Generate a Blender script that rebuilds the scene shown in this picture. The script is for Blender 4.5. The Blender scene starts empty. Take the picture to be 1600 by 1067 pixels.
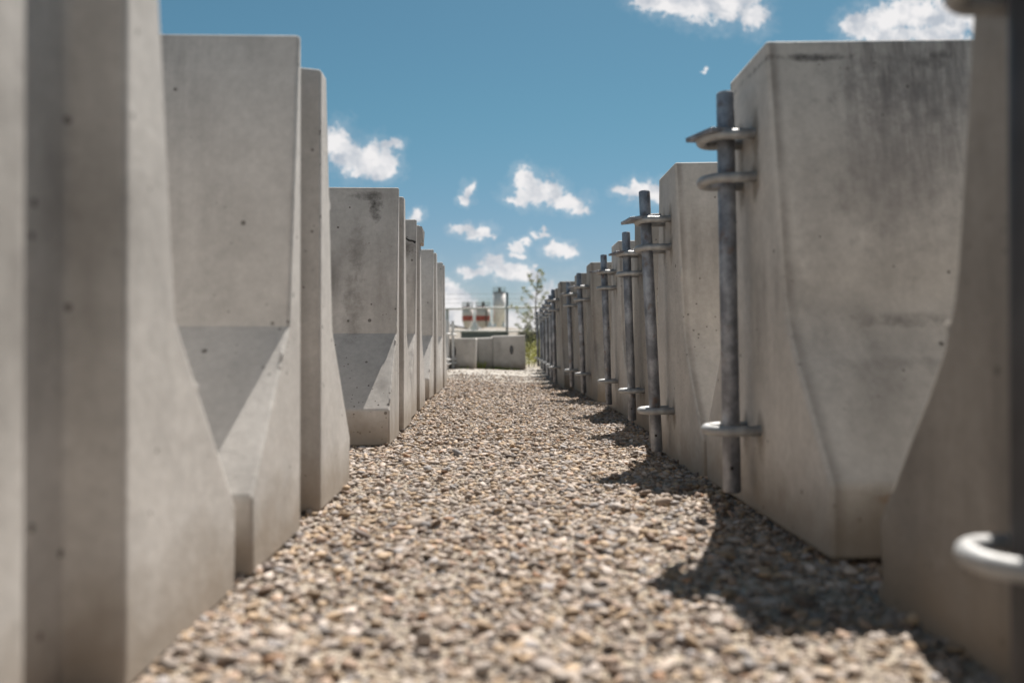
import bpy, bmesh, math, random
import numpy as np
from mathutils import Vector, Matrix

scene = bpy.context.scene
COL = scene.collection
R = math.radians
random.seed(7)
rng = np.random.default_rng(11)

# ------------------------------------------------------------------ camera
cam_d = bpy.data.cameras.new("camera")
cam = bpy.data.objects.new("camera", cam_d)
COL.objects.link(cam)
scene.camera = cam
EYE = 0.31
cam.location = (0, 0, EYE)
cam.rotation_euler = (R(90.30), 0, R(-0.92))
cam_d.sensor_width = 36
cam_d.lens = 27.99
cam_d.clip_start = 0.02
cam_d.clip_end = 3000
cam_d.dof.use_dof = True
cam_d.dof.focus_distance = 2.75
cam_d.dof.aperture_fstop = 2.6

# ------------------------------------------------------------------ sun and sky
SUN_AZ, SUN_EL = 20.0, 57.0            # degrees right of the aisle, degrees up
sd = bpy.data.lights.new("sun", 'SUN')
sun = bpy.data.objects.new("sun", sd)
COL.objects.link(sun)
sd.energy = 5.0
sd.angle = R(0.53)
sd.color = (1.0, 0.945, 0.87)
sv = Vector((math.sin(R(SUN_AZ)) * math.cos(R(SUN_EL)), math.cos(R(SUN_AZ)) * math.cos(R(SUN_EL)), math.sin(R(SUN_EL))))
sun.rotation_euler = sv.to_track_quat('Z', 'Y').to_euler()
sun.location = sv * 20

world = bpy.data.worlds.new("World")
scene.world = world
world.use_nodes = True
wn = world.node_tree
wn.nodes.clear()
SKY_STRENGTH = 0.05


def build_world():
    N, L = wn.nodes, wn.links
    out = N.new('ShaderNodeOutputWorld')
    bg = N.new('ShaderNodeBackground')
    bg.inputs['Strength'].default_value = SKY_STRENGTH
    L.new(bg.outputs[0], out.inputs[0])
    sky = N.new('ShaderNodeTexSky')
    sky.sky_type = 'NISHITA'
    sky.sun_disc = False
    sky.sun_elevation = R(SUN_EL)
    sky.sun_rotation = R(SUN_AZ)
    sky.altitude = 600
    sky.air_density = 1.0
    sky.dust_density = 0.6
    sky.ozone_density = 1.6
    tint = N.new('ShaderNodeMix'); tint.data_type = 'RGBA'; tint.blend_type = 'MULTIPLY'
    tint.inputs[0].default_value = 1.0
    L.new(sky.outputs[0], tint.inputs[6])
    geo = N.new('ShaderNodeTexCoord')
    sep = N.new('ShaderNodeSeparateXYZ'); L.new(geo.outputs['Generated'], sep.inputs[0])

    def math_(op, a, b=None, c=None, clamp=False):
        n = N.new('ShaderNodeMath'); n.operation = op; n.use_clamp = clamp
        for i, v in enumerate((a, b, c)):
            if v is None: continue
            if isinstance(v, (int, float)): n.inputs[i].default_value = v
            else: L.new(v, n.inputs[i])
        return n.outputs[0]

    def vmath(op, a, b=None, c=None):
        n = N.new('ShaderNodeVectorMath'); n.operation = op
        for i, v in enumerate((a, b, c)):
            if v is None: continue
            if isinstance(v, (tuple, list)): n.inputs[i].default_value = v
            else: L.new(v, n.inputs[i])
        return n.outputs['Value'] if op == 'DOT_PRODUCT' else n.outputs[0]

    lowhigh = N.new('ShaderNodeMapRange'); L.new(sep.outputs[2], lowhigh.inputs[0]); lowhigh.inputs[1].default_value = 0.0; lowhigh.inputs[2].default_value = 0.30
    lowhigh.interpolation_type = 'SMOOTHSTEP'
    tm = N.new('ShaderNodeMix'); tm.data_type = 'RGBA'; L.new(lowhigh.outputs[0], tm.inputs[0])
    tm.inputs[6].default_value = (0.60, 0.60, 0.67, 1); tm.inputs[7].default_value = (0.49, 0.75, 0.68, 1)
    L.new(tm.outputs[2], tint.inputs[7])
    # direction -> slope coordinates in the half of the sky ahead (x across, y up)
    yy = math_('MAXIMUM', sep.outputs[1], 0.02)
    u = math_('DIVIDE', sep.outputs[0], yy)
    v = math_('DIVIDE', sep.outputs[2], yy)
    comb = N.new('ShaderNodeCombineXYZ'); L.new(u, comb.inputs[0]); L.new(v, comb.inputs[1])
    P = comb.outputs[0]
    nz = N.new('ShaderNodeTexNoise'); nz.inputs['Scale'].default_value = 26; nz.inputs['Detail'].default_value = 9
    nz.inputs['Roughness'].default_value = 0.6
    L.new(P, nz.inputs['Vector'])
    ctr = vmath('SUBTRACT', nz.outputs['Color'], (0.5, 0.5, 0.5))
    nz2 = N.new('ShaderNodeTexNoise'); nz2.inputs['Scale'].default_value = 130; nz2.inputs['Detail'].default_value = 6; nz2.inputs['Roughness'].default_value = 0.65
    L.new(P, nz2.inputs['Vector'])
    ctr2 = vmath('SUBTRACT', nz2.outputs['Color'], (0.5, 0.5, 0.5))
    Pw0 = vmath('MULTIPLY_ADD', ctr, (0.030, 0.026, 0.0), P)
    Pw = vmath('MULTIPLY_ADD', ctr2, (0.016, 0.014, 0.0), Pw0)
    flat = vmath('MULTIPLY', Pw, (1, 1, 0))
    blobs = [
        (1010,-2,26,13),(1050,2,40,19),(1095,4,46,26),(1140,8,44,30),(1178,20,25,24),(1165,-10,34,18),
        (1352,34,32,20),(1392,24,44,28),(1440,16,56,34),(1492,22,52,34),(1400,50,58,16),(1475,52,60,20),(1570,20,70,46),
        (524,226,24,28),(545,240,30,24),(566,254,34,23),(590,268,28,16),(584,242,22,22),(612,229,17,9),(606,252,17,21),(559,273,6,5),
        (730,301,9,13),(722,311,9,8),(739,293,6,7),
        (822,284,20,19),(836,302,36,18),(864,298,20,20),(884,315,32,13),(908,326,16,8),(806,311,13,8),
        (728,356,22,8),(748,363,22,9),(714,353,8,5),(768,369,8,3),
        (650,335,10,10),
        (976,297,18,8),(1003,297,26,15),(1030,301,24,15),(993,284,4,7),
        (805,386,14,7),(821,377,9,6),(808,397,13,5),
        (838,366,11,5),(852,366,9,7),(850,356,3,7),
        (876,389,21,12),(866,387,12,10),(889,395,12,8),
        (772,412,22,19),(768,404,14,14),(742,425,24,9),(800,424,38,15),(828,429,26,11),(838,414,7,4),
        (1104,105,4,2),
        (703,462,20,22),(716,468,20,18),(730,481,18,18),(704,490,26,20),(690,452,24,18),(640,470,60,40),
        (712,502,24,12),(800,498,20,14),(822,504,24,14),(842,494,22,22),(790,514,50,10),(860,470,40,30),(905,480,60,40),
        (300,380,80,40),(220,330,60,36),(120,430,90,40),(1300,420,120,50),(1500,380,100,60),(40,260,60,30),(380,470,120,40),(1120,480,90,30),
        (600,-160,90,40),(700,-190,80,36),(250,-120,70,40),(-160,120,110,60),(-300,380,160,60),(1800,150,120,50),(1900,380,160,60),
    ]
    acc = None
    for (cx, cy, rx, ry) in blobs:
        c = ((cx - 780) / 1244, (540 - cy) / 1244)
        k = (1244 / (rx * 1.08), 1244 / (ry * 1.08))
        q = vmath('MULTIPLY_ADD', flat, (k[0], k[1], 0), (-c[0] * k[0], -c[1] * k[1], 0))
        r2 = vmath('DOT_PRODUCT', q, q)
        if acc is None: acc = r2
        else:
            n = N.new('ShaderNodeMath'); n.operation = 'SMOOTH_MIN'
            L.new(acc, n.inputs[0]); L.new(r2, n.inputs[1]); n.inputs[2].default_value = 0.35
            acc = n.outputs[0]
    nf = N.new('ShaderNodeTexNoise'); nf.inputs['Scale'].default_value = 85; nf.inputs['Detail'].default_value = 8
    nf.inputs['Roughness'].default_value = 0.62
    L.new(P, nf.inputs['Vector'])
    fn = math_('SUBTRACT', nf.outputs[0], 0.5)
    rr = math_('SQRT', math_('MAXIMUM', acc, 0.0))
    field = math_('SUBTRACT', 1.0, rr)
    field = math_('MULTIPLY_ADD', fn, 1.7, field)
    mr = N.new('ShaderNodeMapRange'); mr.interpolation_type = 'SMOOTHSTEP'
    L.new(field, mr.inputs[0]); mr.inputs[1].default_value = -0.14; mr.inputs[2].default_value = 0.46
    ahead = math_('GREATER_THAN', sep.outputs[1], 0.03)
    mask = math_('MULTIPLY', mr.outputs[0], ahead)
    veil = N.new('ShaderNodeMapRange'); veil.interpolation_type = 'SMOOTHSTEP'
    L.new(field, veil.inputs[0]); veil.inputs[1].default_value = -0.9; veil.inputs[2].default_value = 0.1; veil.inputs[4].default_value = 0.13
    veilm = math_('MULTIPLY', veil.outputs[0], ahead)
    mask = math_('MAXIMUM', math_('MULTIPLY', mask, 0.97), veilm)
    # body of the cloud: thicker parts a little greyer
    ns = N.new('ShaderNodeTexNoise'); ns.inputs['Scale'].default_value = 34; ns.inputs['Detail'].default_value = 6
    off = vmath('ADD', Pw, (0.01, 0.012, 0.3)); L.new(off, ns.inputs['Vector'])
    ms = N.new('ShaderNodeMapRange'); L.new(ns.outputs[0], ms.inputs[0]); ms.inputs[1].default_value = 0.34; ms.inputs[2].default_value = 0.58
    cc = N.new('ShaderNodeMix'); cc.data_type = 'RGBA'
    L.new(ms.outputs[0], cc.inputs[0])
    cc.inputs[6].default_value = (5.0, 5.4, 6.0, 1)
    cc.inputs[7].default_value = (9.0, 8.8, 8.8, 1)
    mx = N.new('ShaderNodeMix'); mx.data_type = 'RGBA'
    L.new(mask, mx.inputs[0]); L.new(tint.outputs[2], mx.inputs[6]); L.new(cc.outputs[2], mx.inputs[7])
    L.new(mx.outputs[2], bg.inputs['Color'])


build_world()

scene.view_settings.view_transform = 'Standard'
scene.view_settings.look = 'None'
scene.view_settings.exposure = 1.0
scene.view_settings.gamma = 1
scene.render.engine = 'CYCLES'
scene.cycles.use_denoising = True
scene.cycles.max_bounces = 6
scene.cycles.diffuse_bounces = 4
scene.cycles.glossy_bounces = 3

# ------------------------------------------------------------------ helpers


def tag(o, label=None, cat=None, group=None, kind=None):
    if label: o['label'] = label
    if cat: o['category'] = cat
    if group: o['group'] = group
    if kind: o['kind'] = kind
    return o


def link(name, me, mat=None, parent=None, loc=(0, 0, 0), rot=(0, 0, 0)):
    o = bpy.data.objects.new(name, me)
    COL.objects.link(o)
    o.location = loc; o.rotation_euler = rot
    if parent: o.parent = parent
    if mat and me is not None and len(me.materials) == 0: me.materials.append(mat)
    return o


def empty(name, loc=(0, 0, 0), rot=(0, 0, 0)):
    o = bpy.data.objects.new(name, None)
    o.empty_display_size = 0.1
    COL.objects.link(o)
    o.location = loc; o.rotation_euler = rot
    return o


def copy_tree(o, parent=None):
    kids = list(o.children)
    c = o.copy(); COL.objects.link(c); c.parent = parent
    for k in kids: copy_tree(k, c)
    return c


class MB:
    """collects simple solids and links them as one mesh"""
    def __init__(s): s.bm = bmesh.new()

    def box(s, c, d, rot=None, bev=0.0):
        r = bmesh.ops.create_cube(s.bm, size=1.0)
        vs = r['verts']
        bmesh.ops.scale(s.bm, vec=d, verts=vs)
        if rot is not None: bmesh.ops.rotate(s.bm, matrix=rot.to_3x3(), verts=vs)
        bmesh.ops.translate(s.bm, vec=c, verts=vs)
        return s

    def tube(s, pts, rad, n=10, caps=True):
        pts = [Vector(p) for p in pts]
        rads = rad if isinstance(rad, (list, tuple)) else [rad] * len(pts)
        up = Vector((0.0123, 0.021, 1)).normalized()
        rings = []
        for i, p in enumerate(pts):
            a = pts[max(0, i - 1)]; b = pts[min(len(pts) - 1, i + 1)]
            t = (b - a).normalized()
            ref = up if abs(t.dot(up)) < 0.95 else Vector((1, 0.1, 0)).normalized()
            x = t.cross(ref).normalized(); y = x.cross(t).normalized()
            rings.append([s.bm.verts.new(p + (x * math.cos(2 * math.pi * k / n) + y * math.sin(2 * math.pi * k / n)) * rads[i]) for k in range(n)])
        for i in range(len(rings) - 1):
            for k in range(n):
                s.bm.faces.new((rings[i][k], rings[i][(k + 1) % n], rings[i + 1][(k + 1) % n], rings[i + 1][k]))
        if caps:
            s.bm.faces.new(list(reversed(rings[0]))); s.bm.faces.new(rings[-1])
        return s

    def poly(s, pts):
        s.bm.faces.new([s.bm.verts.new(p) for p in pts]); return s

    def mesh(s, name, smooth=False, recalc=True):
        if recalc: bmesh.ops.recalc_face_normals(s.bm, faces=s.bm.faces)
        me = bpy.data.meshes.new(name)
        s.bm.to_mesh(me); s.bm.free()
        if smooth:
            me.polygons.foreach_set('use_smooth', [True] * len(me.polygons))
        return me

    def build(s, name, mat, parent=None, loc=(0, 0, 0), rot=(0, 0, 0), smooth=False):
        return link(name, s.mesh(name, smooth), mat, parent, loc, rot)


# ------------------------------------------------------------------ materials
def new_mat(name):
    m = bpy.data.materials.new(name); m.use_nodes = True
    b = m.node_tree.nodes['Principled BSDF']
    return m, m.node_tree.nodes, m.node_tree.links, b


def simple(name, col, rough=0.7, metal=0.0, var=0.15, scale=8, bump=0.0, detail=5):
    m, N, L, b = new_mat(name)
    tc = N.new('ShaderNodeTexCoord')
    n = N.new('ShaderNodeTexNoise'); n.inputs['Scale'].default_value = scale; n.inputs['Detail'].default_value = detail
    L.new(tc.outputs['Object'], n.inputs['Vector'])
    r = N.new('ShaderNodeValToRGB')
    r.color_ramp.elements[0].position = 0.3; r.color_ramp.elements[1].position = 0.7
    r.color_ramp.elements[0].color = tuple(c * (1 - var) for c in col) + (1,)
    r.color_ramp.elements[1].color = tuple(min(1, c * (1 + var)) for c in col) + (1,)
    L.new(n.outputs[0], r.inputs[0]); L.new(r.outputs[0], b.inputs['Base Color'])
    b.inputs['Roughness'].default_value = rough; b.inputs['Metallic'].default_value = metal
    if bump:
        bp = N.new('ShaderNodeBump'); bp.inputs['Strength'].default_value = bump; bp.inputs['Distance'].default_value = 0.01
        L.new(n.outputs[0], bp.inputs['Height']); L.new(bp.outputs[0], b.inputs['Normal'])
    return m


def concrete(name, lo, hi, dirt=0.35, streak=0.0, pins=1.0, spots=(), rust=False):
    m, N, L, b = new_mat(name)
    tc = N.new('ShaderNodeTexCoord'); oi = N.new('ShaderNodeObjectInfo')
    mul = N.new('ShaderNodeMath'); mul.operation = 'MULTIPLY'; mul.inputs[1].default_value = 37.0
    L.new(oi.outputs['Random'], mul.inputs[0])
    cb = N.new('ShaderNodeCombineXYZ')
    L.new(mul.outputs[0], cb.inputs[0]); L.new(mul.outputs[0], cb.inputs[1])
    add = N.new('ShaderNodeVectorMath'); add.operation = 'ADD'
    L.new(tc.outputs['Object'], add.inputs[0]); L.new(cb.outputs[0], add.inputs[1])
    P = add.outputs[0]

    def noise(sc, det=6, rough=0.55, vec=None):
        n = N.new('ShaderNodeTexNoise'); n.inputs['Scale'].default_value = sc
        n.inputs['Detail'].default_value = det; n.inputs['Roughness'].default_value = rough
        L.new(vec or P, n.inputs['Vector']); return n.outputs[0]

    def rng_(v, a, b_, c=0.0, d=1.0):
        n = N.new('ShaderNodeMapRange'); L.new(v, n.inputs[0])
        n.inputs[1].default_value = a; n.inputs[2].default_value = b_
        n.inputs[3].default_value = c; n.inputs[4].default_value = d; return n.outputs[0]

    def mixc(f, a, b_, mode='MIX'):
        n = N.new('ShaderNodeMix'); n.data_type = 'RGBA'; n.blend_type = mode
        if isinstance(f, float): n.inputs[0].default_value = f
        else: L.new(f, n.inputs[0])
        for i, v in ((6, a), (7, b_)):
            if isinstance(v, tuple): n.inputs[i].default_value = v + (1,)
            else: L.new(v, n.inputs[i])
        return n.outputs[2]

    base = mixc(rng_(noise(3.2, 8, 0.6), 0.3, 0.7), lo, hi)
    base = mixc(rng_(noise(9, 9, 0.72), 0.42, 0.75, 0.0, 0.45), base, tuple(c * 0.62 for c in lo))
    fine = rng_(noise(70, 6, 0.7), 0.25, 0.75, 0.86, 1.1)
    cbn = N.new('ShaderNodeCombineColor')
    for i in range(3): L.new(fine, cbn.inputs[i])
    base = mixc(1.0, base, cbn.outputs[0], 'MULTIPLY')
    # blotchy soot and water marks, stretched downwards
    mp = N.new('ShaderNodeMapping'); mp.inputs['Scale'].default_value = (9, 9, 1.3); L.new(P, mp.inputs['Vector'])
    st = noise(1.0, 7, 0.62, mp.outputs[0])
    patch = rng_(noise(2.6, 4, 0.5), 0.44, 0.66)
    stm = N.new('ShaderNodeMath'); stm.operation = 'MULTIPLY'; stm.use_clamp = True
    L.new(rng_(st, 0.42, 0.72), stm.inputs[0]); L.new(patch, stm.inputs[1])
    stm2 = N.new('ShaderNodeMath'); stm2.operation = 'MULTIPLY'; L.new(stm.outputs[0], stm2.inputs[0]); stm2.inputs[1].default_value = dirt
    base = mixc(stm2.outputs[0], base, (0.10, 0.088, 0.078))
    if streak > 0:
        sx = N.new('ShaderNodeSeparateXYZ'); L.new(tc.outputs['Object'], sx.inputs[0])
        mp2 = N.new('ShaderNodeMapping'); mp2.inputs['Scale'].default_value = (60, 20, 5.5); L.new(P, mp2.inputs['Vector'])
        s2 = rng_(noise(1.0, 5, 0.72, mp2.outputs[0]), 0.3, 0.62)
        big = noise(5.5, 5, 0.6)
        zz = N.new('ShaderNodeMath'); zz.operation = 'MULTIPLY_ADD'; L.new(big, zz.inputs[0]); zz.inputs[1].default_value = 0.5; L.new(sx.outputs[2], zz.inputs[2])
        top = rng_(zz.outputs[0], 0.62, 1.02)
        xx = N.new('ShaderNodeMath'); xx.operation = 'MULTIPLY_ADD'; L.new(big, xx.inputs[0]); xx.inputs[1].default_value = -0.22; L.new(sx.outputs[0], xx.inputs[2])
        side = rng_(xx.outputs[0], -0.06, 0.06)
        q = N.new('ShaderNodeMath'); q.operation = 'MULTIPLY'; L.new(s2, q.inputs[0]); L.new(top, q.inputs[1])
        q2 = N.new('ShaderNodeMath'); q2.operation = 'MULTIPLY'; L.new(q.outputs[0], q2.inputs[0]); L.new(side, q2.inputs[1])
        q3 = N.new('ShaderNodeMath'); q3.operation = 'MULTIPLY'; L.new(q2.outputs[0], q3.inputs[0]); q3.inputs[1].default_value = streak
        base = mixc(q3.outputs[0], base, (0.075, 0.066, 0.066))
    if spots or rust:
        sx9 = N.new('ShaderNodeSeparateXYZ'); L.new(tc.outputs['Object'], sx9.inputs[0])
        wv = noise(38, 7, 0.7)
    for (cx, cz, rx, rz, colr, amt) in spots:
        def lin(sock, c_, r_):
            n = N.new('ShaderNodeMath'); n.operation = 'MULTIPLY_ADD'; L.new(sock, n.inputs[0]); n.inputs[1].default_value = 1 / r_; n.inputs[2].default_value = -c_ / r_
            p = N.new('ShaderNodeMath'); p.operation = 'POWER'; L.new(n.outputs[0], p.inputs[0]); p.inputs[1].default_value = 2.0; return p.outputs[0]
        ad = N.new('ShaderNodeMath'); L.new(lin(sx9.outputs[0], cx, rx), ad.inputs[0]); L.new(lin(sx9.outputs[2], cz, rz), ad.inputs[1])
        nn = N.new('ShaderNodeMath'); nn.operation = 'MULTIPLY_ADD'; L.new(wv, nn.inputs[0]); nn.inputs[1].default_value = 6.0; L.new(ad.outputs[0], nn.inputs[2])
        base = mixc(rng_(nn.outputs[0], 2.3, 4.3, amt, 0.0), base, colr)
    if rust:        # dark run-off where the loops leave the concrete
        yy_ = N.new('ShaderNodeMath'); yy_.operation = 'ABSOLUTE'; L.new(sx9.outputs[1], yy_.inputs[0])
        for zc, rz in ((0.597, 0.045), (0.673, 0.040), (0.140, 0.04)):
            a_ = N.new('ShaderNodeMath'); a_.operation = 'MULTIPLY_ADD'; L.new(yy_.outputs[0], a_.inputs[0]); a_.inputs[1].default_value = 1 / 0.022; a_.inputs[2].default_value = -0.042 / 0.022
            b2_ = N.new('ShaderNodeMath'); b2_.operation = 'MULTIPLY_ADD'; L.new(sx9.outputs[2], b2_.inputs[0]); b2_.inputs[1].default_value = 1 / rz; b2_.inputs[2].default_value = -zc / rz
            p1 = N.new('ShaderNodeMath'); p1.operation = 'MULTIPLY'; L.new(a_.outputs[0], p1.inputs[0]); L.new(a_.outputs[0], p1.inputs[1])
            p2 = N.new('ShaderNodeMath'); p2.operation = 'MULTIPLY_ADD'; L.new(b2_.outputs[0], p2.inputs[0]); L.new(b2_.outputs[0], p2.inputs[1]); L.new(p1.outputs[0], p2.inputs[2])
            nn = N.new('ShaderNodeMath'); nn.operation = 'MULTIPLY_ADD'; L.new(wv, nn.inputs[0]); nn.inputs[1].default_value = 3.0; L.new(p2.outputs[0], nn.inputs[2])
            base = mixc(rng_(nn.outputs[0], 1.3, 3.0, 0.7, 0.0), base, (0.11, 0.085, 0.06))
    if rust:
        ex = N.new('ShaderNodeMapRange'); ex.interpolation_type = 'SMOOTHSTEP'; L.new(sx9.outputs[0], ex.inputs[0]); ex.inputs[1].default_value = 0.003; ex.inputs[2].default_value = 0.008
        ey = N.new('ShaderNodeMapRange'); ey.interpolation_type = 'SMOOTHSTEP'; L.new(sx9.outputs[0], ey.inputs[0]); ey.inputs[1].default_value = 0.009; ey.inputs[2].default_value = 0.026; ey.inputs[3].default_value = 1; ey.inputs[4].default_value = 0
        em = N.new('ShaderNodeMath'); em.operation = 'MULTIPLY'; L.new(ex.outputs[0], em.inputs[0]); L.new(ey.outputs[0], em.inputs[1])
        en = N.new('ShaderNodeMath'); en.operation = 'MULTIPLY'; L.new(em.outputs[0], en.inputs[0]); L.new(rng_(noise(6, 5, 0.6), 0.3, 0.6, 0.1, 0.55), en.inputs[1])
        base = mixc(en.outputs[0], base, (0.10, 0.08, 0.07))
    # clustered pits
    v7 = N.new('ShaderNodeTexVoronoi'); v7.inputs['Scale'].default_value = 85; L.new(P, v7.inputs['Vector'])
    s7 = N.new('ShaderNodeSeparateColor'); L.new(v7.outputs['Color'], s7.inputs[0])
    h7 = N.new('ShaderNodeMath'); h7.operation = 'LESS_THAN'; L.new(v7.outputs['Distance'], h7.inputs[0]); L.new(rng_(s7.outputs[0], 0.5, 1.0, 0.0, 0.26), h7.inputs[1])
    m7 = N.new('ShaderNodeMath'); m7.operation = 'MULTIPLY'; L.new(h7.outputs[0], m7.inputs[0]); L.new(rng_(noise(4.5, 3, 0.5), 0.52, 0.62, 0.0, 0.7 * pins), m7.inputs[1])
    base = mixc(m7.outputs[0], base, (0.09, 0.078, 0.07))
    # air holes
    vo = N.new('ShaderNodeTexVoronoi'); vo.inputs['Scale'].default_value = 26; L.new(P, vo.inputs['Vector'])
    sp = N.new('ShaderNodeSeparateColor'); L.new(vo.outputs['Color'], sp.inputs[0])
    rad = rng_(sp.outputs[0], 0.35, 1.0, 0.02, 0.13 * pins)
    hole = N.new('ShaderNodeMath'); hole.operation = 'LESS_THAN'; L.new(vo.outputs['Distance'], hole.inputs[0]); L.new(rad, hole.inputs[1])
    gate = N.new('ShaderNodeMath'); gate.operation = 'GREATER_THAN'; L.new(sp.outputs[1], gate.inputs[0]); gate.inputs[1].default_value = 0.5
    hg = N.new('ShaderNodeMath'); hg.operation = 'MULTIPLY'; L.new(hole.outputs[0], hg.inputs[0]); L.new(gate.outputs[0], hg.inputs[1])
    hgs = N.new('ShaderNodeMath'); hgs.operation = 'MULTIPLY'; L.new(hg.outputs[0], hgs.inputs[0]); hgs.inputs[1].default_value = 0.75
    base = mixc(hgs.outputs[0], base, (0.07, 0.06, 0.052))
    # dust splashed up from the gravel
    sx3 = N.new('ShaderNodeSeparateXYZ'); L.new(tc.outputs['Object'], sx3.inputs[0])
    zl = N.new('ShaderNodeMath'); zl.operation = 'MULTIPLY_ADD'; L.new(noise(14, 5), zl.inputs[0]); zl.inputs[1].default_value = -0.12; L.new(sx3.outputs[2], zl.inputs[2])
    base = mixc(rng_(zl.outputs[0], -0.03, 0.06, 0.7, 0.0), base, (0.24, 0.19, 0.14))
    L.new(base, b.inputs['Base Color'])
    b.inputs['Roughness'].default_value = 0.82
    b.inputs['Specular IOR Level'].default_value = 0.35
    bp = N.new('ShaderNodeBump'); bp.inputs['Strength'].default_value = 0.35; bp.inputs['Distance'].default_value = 0.004
    hm = N.new('ShaderNodeMath'); hm.operation = 'MULTIPLY_ADD'; L.new(hg.outputs[0], hm.inputs[0]); hm.inputs[1].default_value = -1.2
    L.new(noise(22, 8, 0.65), hm.inputs[2])
    L.new(hm.outputs[0], bp.inputs['Height']); L.new(bp.outputs[0], b.inputs['Normal'])
    return m


M_LEFT = concrete('pale_concrete', (0.475, 0.45, 0.425), (0.60, 0.57, 0.54), dirt=0.6, streak=0.22)
M_RIGHT = concrete('weathered_concrete', (0.44, 0.405, 0.37), (0.57, 0.53, 0.485), dirt=0.7, rust=True, streak=0.3)
M_STREAK = concrete('sooty_concrete', (0.50, 0.465, 0.425), (0.63, 0.59, 0.545), dirt=0.6, streak=0.65, rust=True,
                    spots=[(0.10, 0.085, 0.035, 0.010, (0.30, 0.15, 0.06), 0.9), (0.20, 0.338, 0.11, 0.012, (0.14, 0.125, 0.115), 0.6), (0.16, 0.27, 0.10, 0.010, (0.2, 0.18, 0.165), 0.4), (0.20, 0.60, 0.10, 0.17, (0.17, 0.15, 0.15), 0.42), (0.27, 0.73, 0.17, 0.07, (0.13, 0.12, 0.12), 0.45), (0.06, 0.45, 0.05, 0.2, (0.2, 0.18, 0.17), 0.3),
                           (0.07, 0.782, 0.07, 0.007, (0.06, 0.055, 0.055), 1.0), (0.28, 0.775, 0.03, 0.018, (0.10, 0.09, 0.085), 0.8)])
M_SHADED = concrete('shade_darkened_concrete', (0.26, 0.235, 0.21), (0.35, 0.32, 0.285), dirt=0.8, rust=True, streak=0.3)  # nearest right barrier: foreground shade put into a darker concrete colour
M_SCUFF = concrete('scuffed_concrete', (0.42, 0.395, 0.37), (0.55, 0.515, 0.485), dirt=0.8,
                   spots=[(0.075, 0.745, 0.022, 0.045, (0.05, 0.045, 0.042), 0.95), (0.10, 0.785, 0.06, 0.014, (0.12, 0.11, 0.10), 0.8), (0.13, 0.60, 0.03, 0.10, (0.16, 0.145, 0.13), 0.6), (0.14, 0.42, 0.03, 0.12, (0.17, 0.155, 0.14), 0.6)], pins=1.4)
M_CRACKED = concrete('cracked_concrete', (0.45, 0.42, 0.395), (0.57, 0.535, 0.505), dirt=0.8,
                     spots=[(0.045, 0.69, 0.035, 0.035, (0.12, 0.10, 0.085), 0.8), (0.06, 0.56, 0.03, 0.03, (0.14, 0.12, 0.105), 0.6)], pins=1.4)
M_BLOCK = concrete('block_concrete', (0.42, 0.39, 0.36), (0.55, 0.515, 0.475), dirt=0.6)
M_DARK = simple('dark_gap', (0.03, 0.026, 0.024), 0.95)


def steel():
    m, N, L, b = new_mat('galvanised_steel')
    tc = N.new('ShaderNodeTexCoord'); oi = N.new('ShaderNodeObjectInfo')
    mul = N.new('ShaderNodeMath'); mul.operation = 'MULTIPLY'; mul.inputs[1].default_value = 23.0; L.new(oi.outputs['Random'], mul.inputs[0])
    cb = N.new('ShaderNodeCombineXYZ'); L.new(mul.outputs[0], cb.inputs[0]); L.new(mul.outputs[0], cb.inputs[2])
    add = N.new('ShaderNodeVectorMath'); L.new(tc.outputs['Object'], add.inputs[0]); L.new(cb.outputs[0], add.inputs[1])
    mp = N.new('ShaderNodeMapping'); mp.inputs['Scale'].default_value = (14, 14, 11); L.new(add.outputs[0], mp.inputs['Vector'])
    n = N.new('ShaderNodeTexNoise'); n.inputs['Scale'].default_value = 1.4; n.inputs['Detail'].default_value = 7; n.inputs['Roughness'].default_value = 0.65
    L.new(mp.outputs[0], n.inputs['Vector'])
    r = N.new('ShaderNodeValToRGB'); e = r.color_ramp.elements
    e[0].position = 0.42; e[0].color = (0.15, 0.157, 0.178, 1)
    e[1].position = 0.62; e[1].color = (0.34, 0.352, 0.38, 1)
    L.new(n.outputs[0], r.inputs[0])
    n2 = N.new('ShaderNodeTexNoise'); n2.inputs['Scale'].default_value = 30; n2.inputs['Detail'].default_value = 6; L.new(add.outputs[0], n2.inputs['Vector'])
    mr = N.new('ShaderNodeMapRange'); L.new(n2.outputs[0], mr.inputs[0]); mr.inputs[1].default_value = 0.6; mr.inputs[2].default_value = 0.72; mr.inputs[4].default_value = 0.6
    mx = N.new('ShaderNodeMix'); mx.data_type = 'RGBA'; L.new(mr.outputs[0], mx.inputs[0]); L.new(r.outputs[0], mx.inputs[6]); mx.inputs[7].default_value = (0.15, 0.085, 0.05, 1)
    L.new(mx.outputs[2], b.inputs['Base Color'])
    b.inputs['Metallic'].default_value = 0.45; b.inputs['Roughness'].default_value = 0.5
    bp = N.new('ShaderNodeBump'); bp.inputs['Strength'].default_value = 0.3; bp.inputs['Distance'].default_value = 0.002
    L.new(n2.outputs[0], bp.inputs['Height']); L.new(bp.outputs[0], b.inputs['Normal'])
    return m


M_STEEL = steel()
M_SHADED_STEEL = simple('shade_darkened_steel', (0.055, 0.055, 0.06), 0.6, 0.3, 0.3, 12)  # nearest right pin: its dimness at the frame edge put into the steel colour
M_LOOP = simple('loop_steel', (0.33, 0.33, 0.33), 0.55, 0.3, 0.35, 35, 0.3)

# ------------------------------------------------------------------ ground


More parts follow.
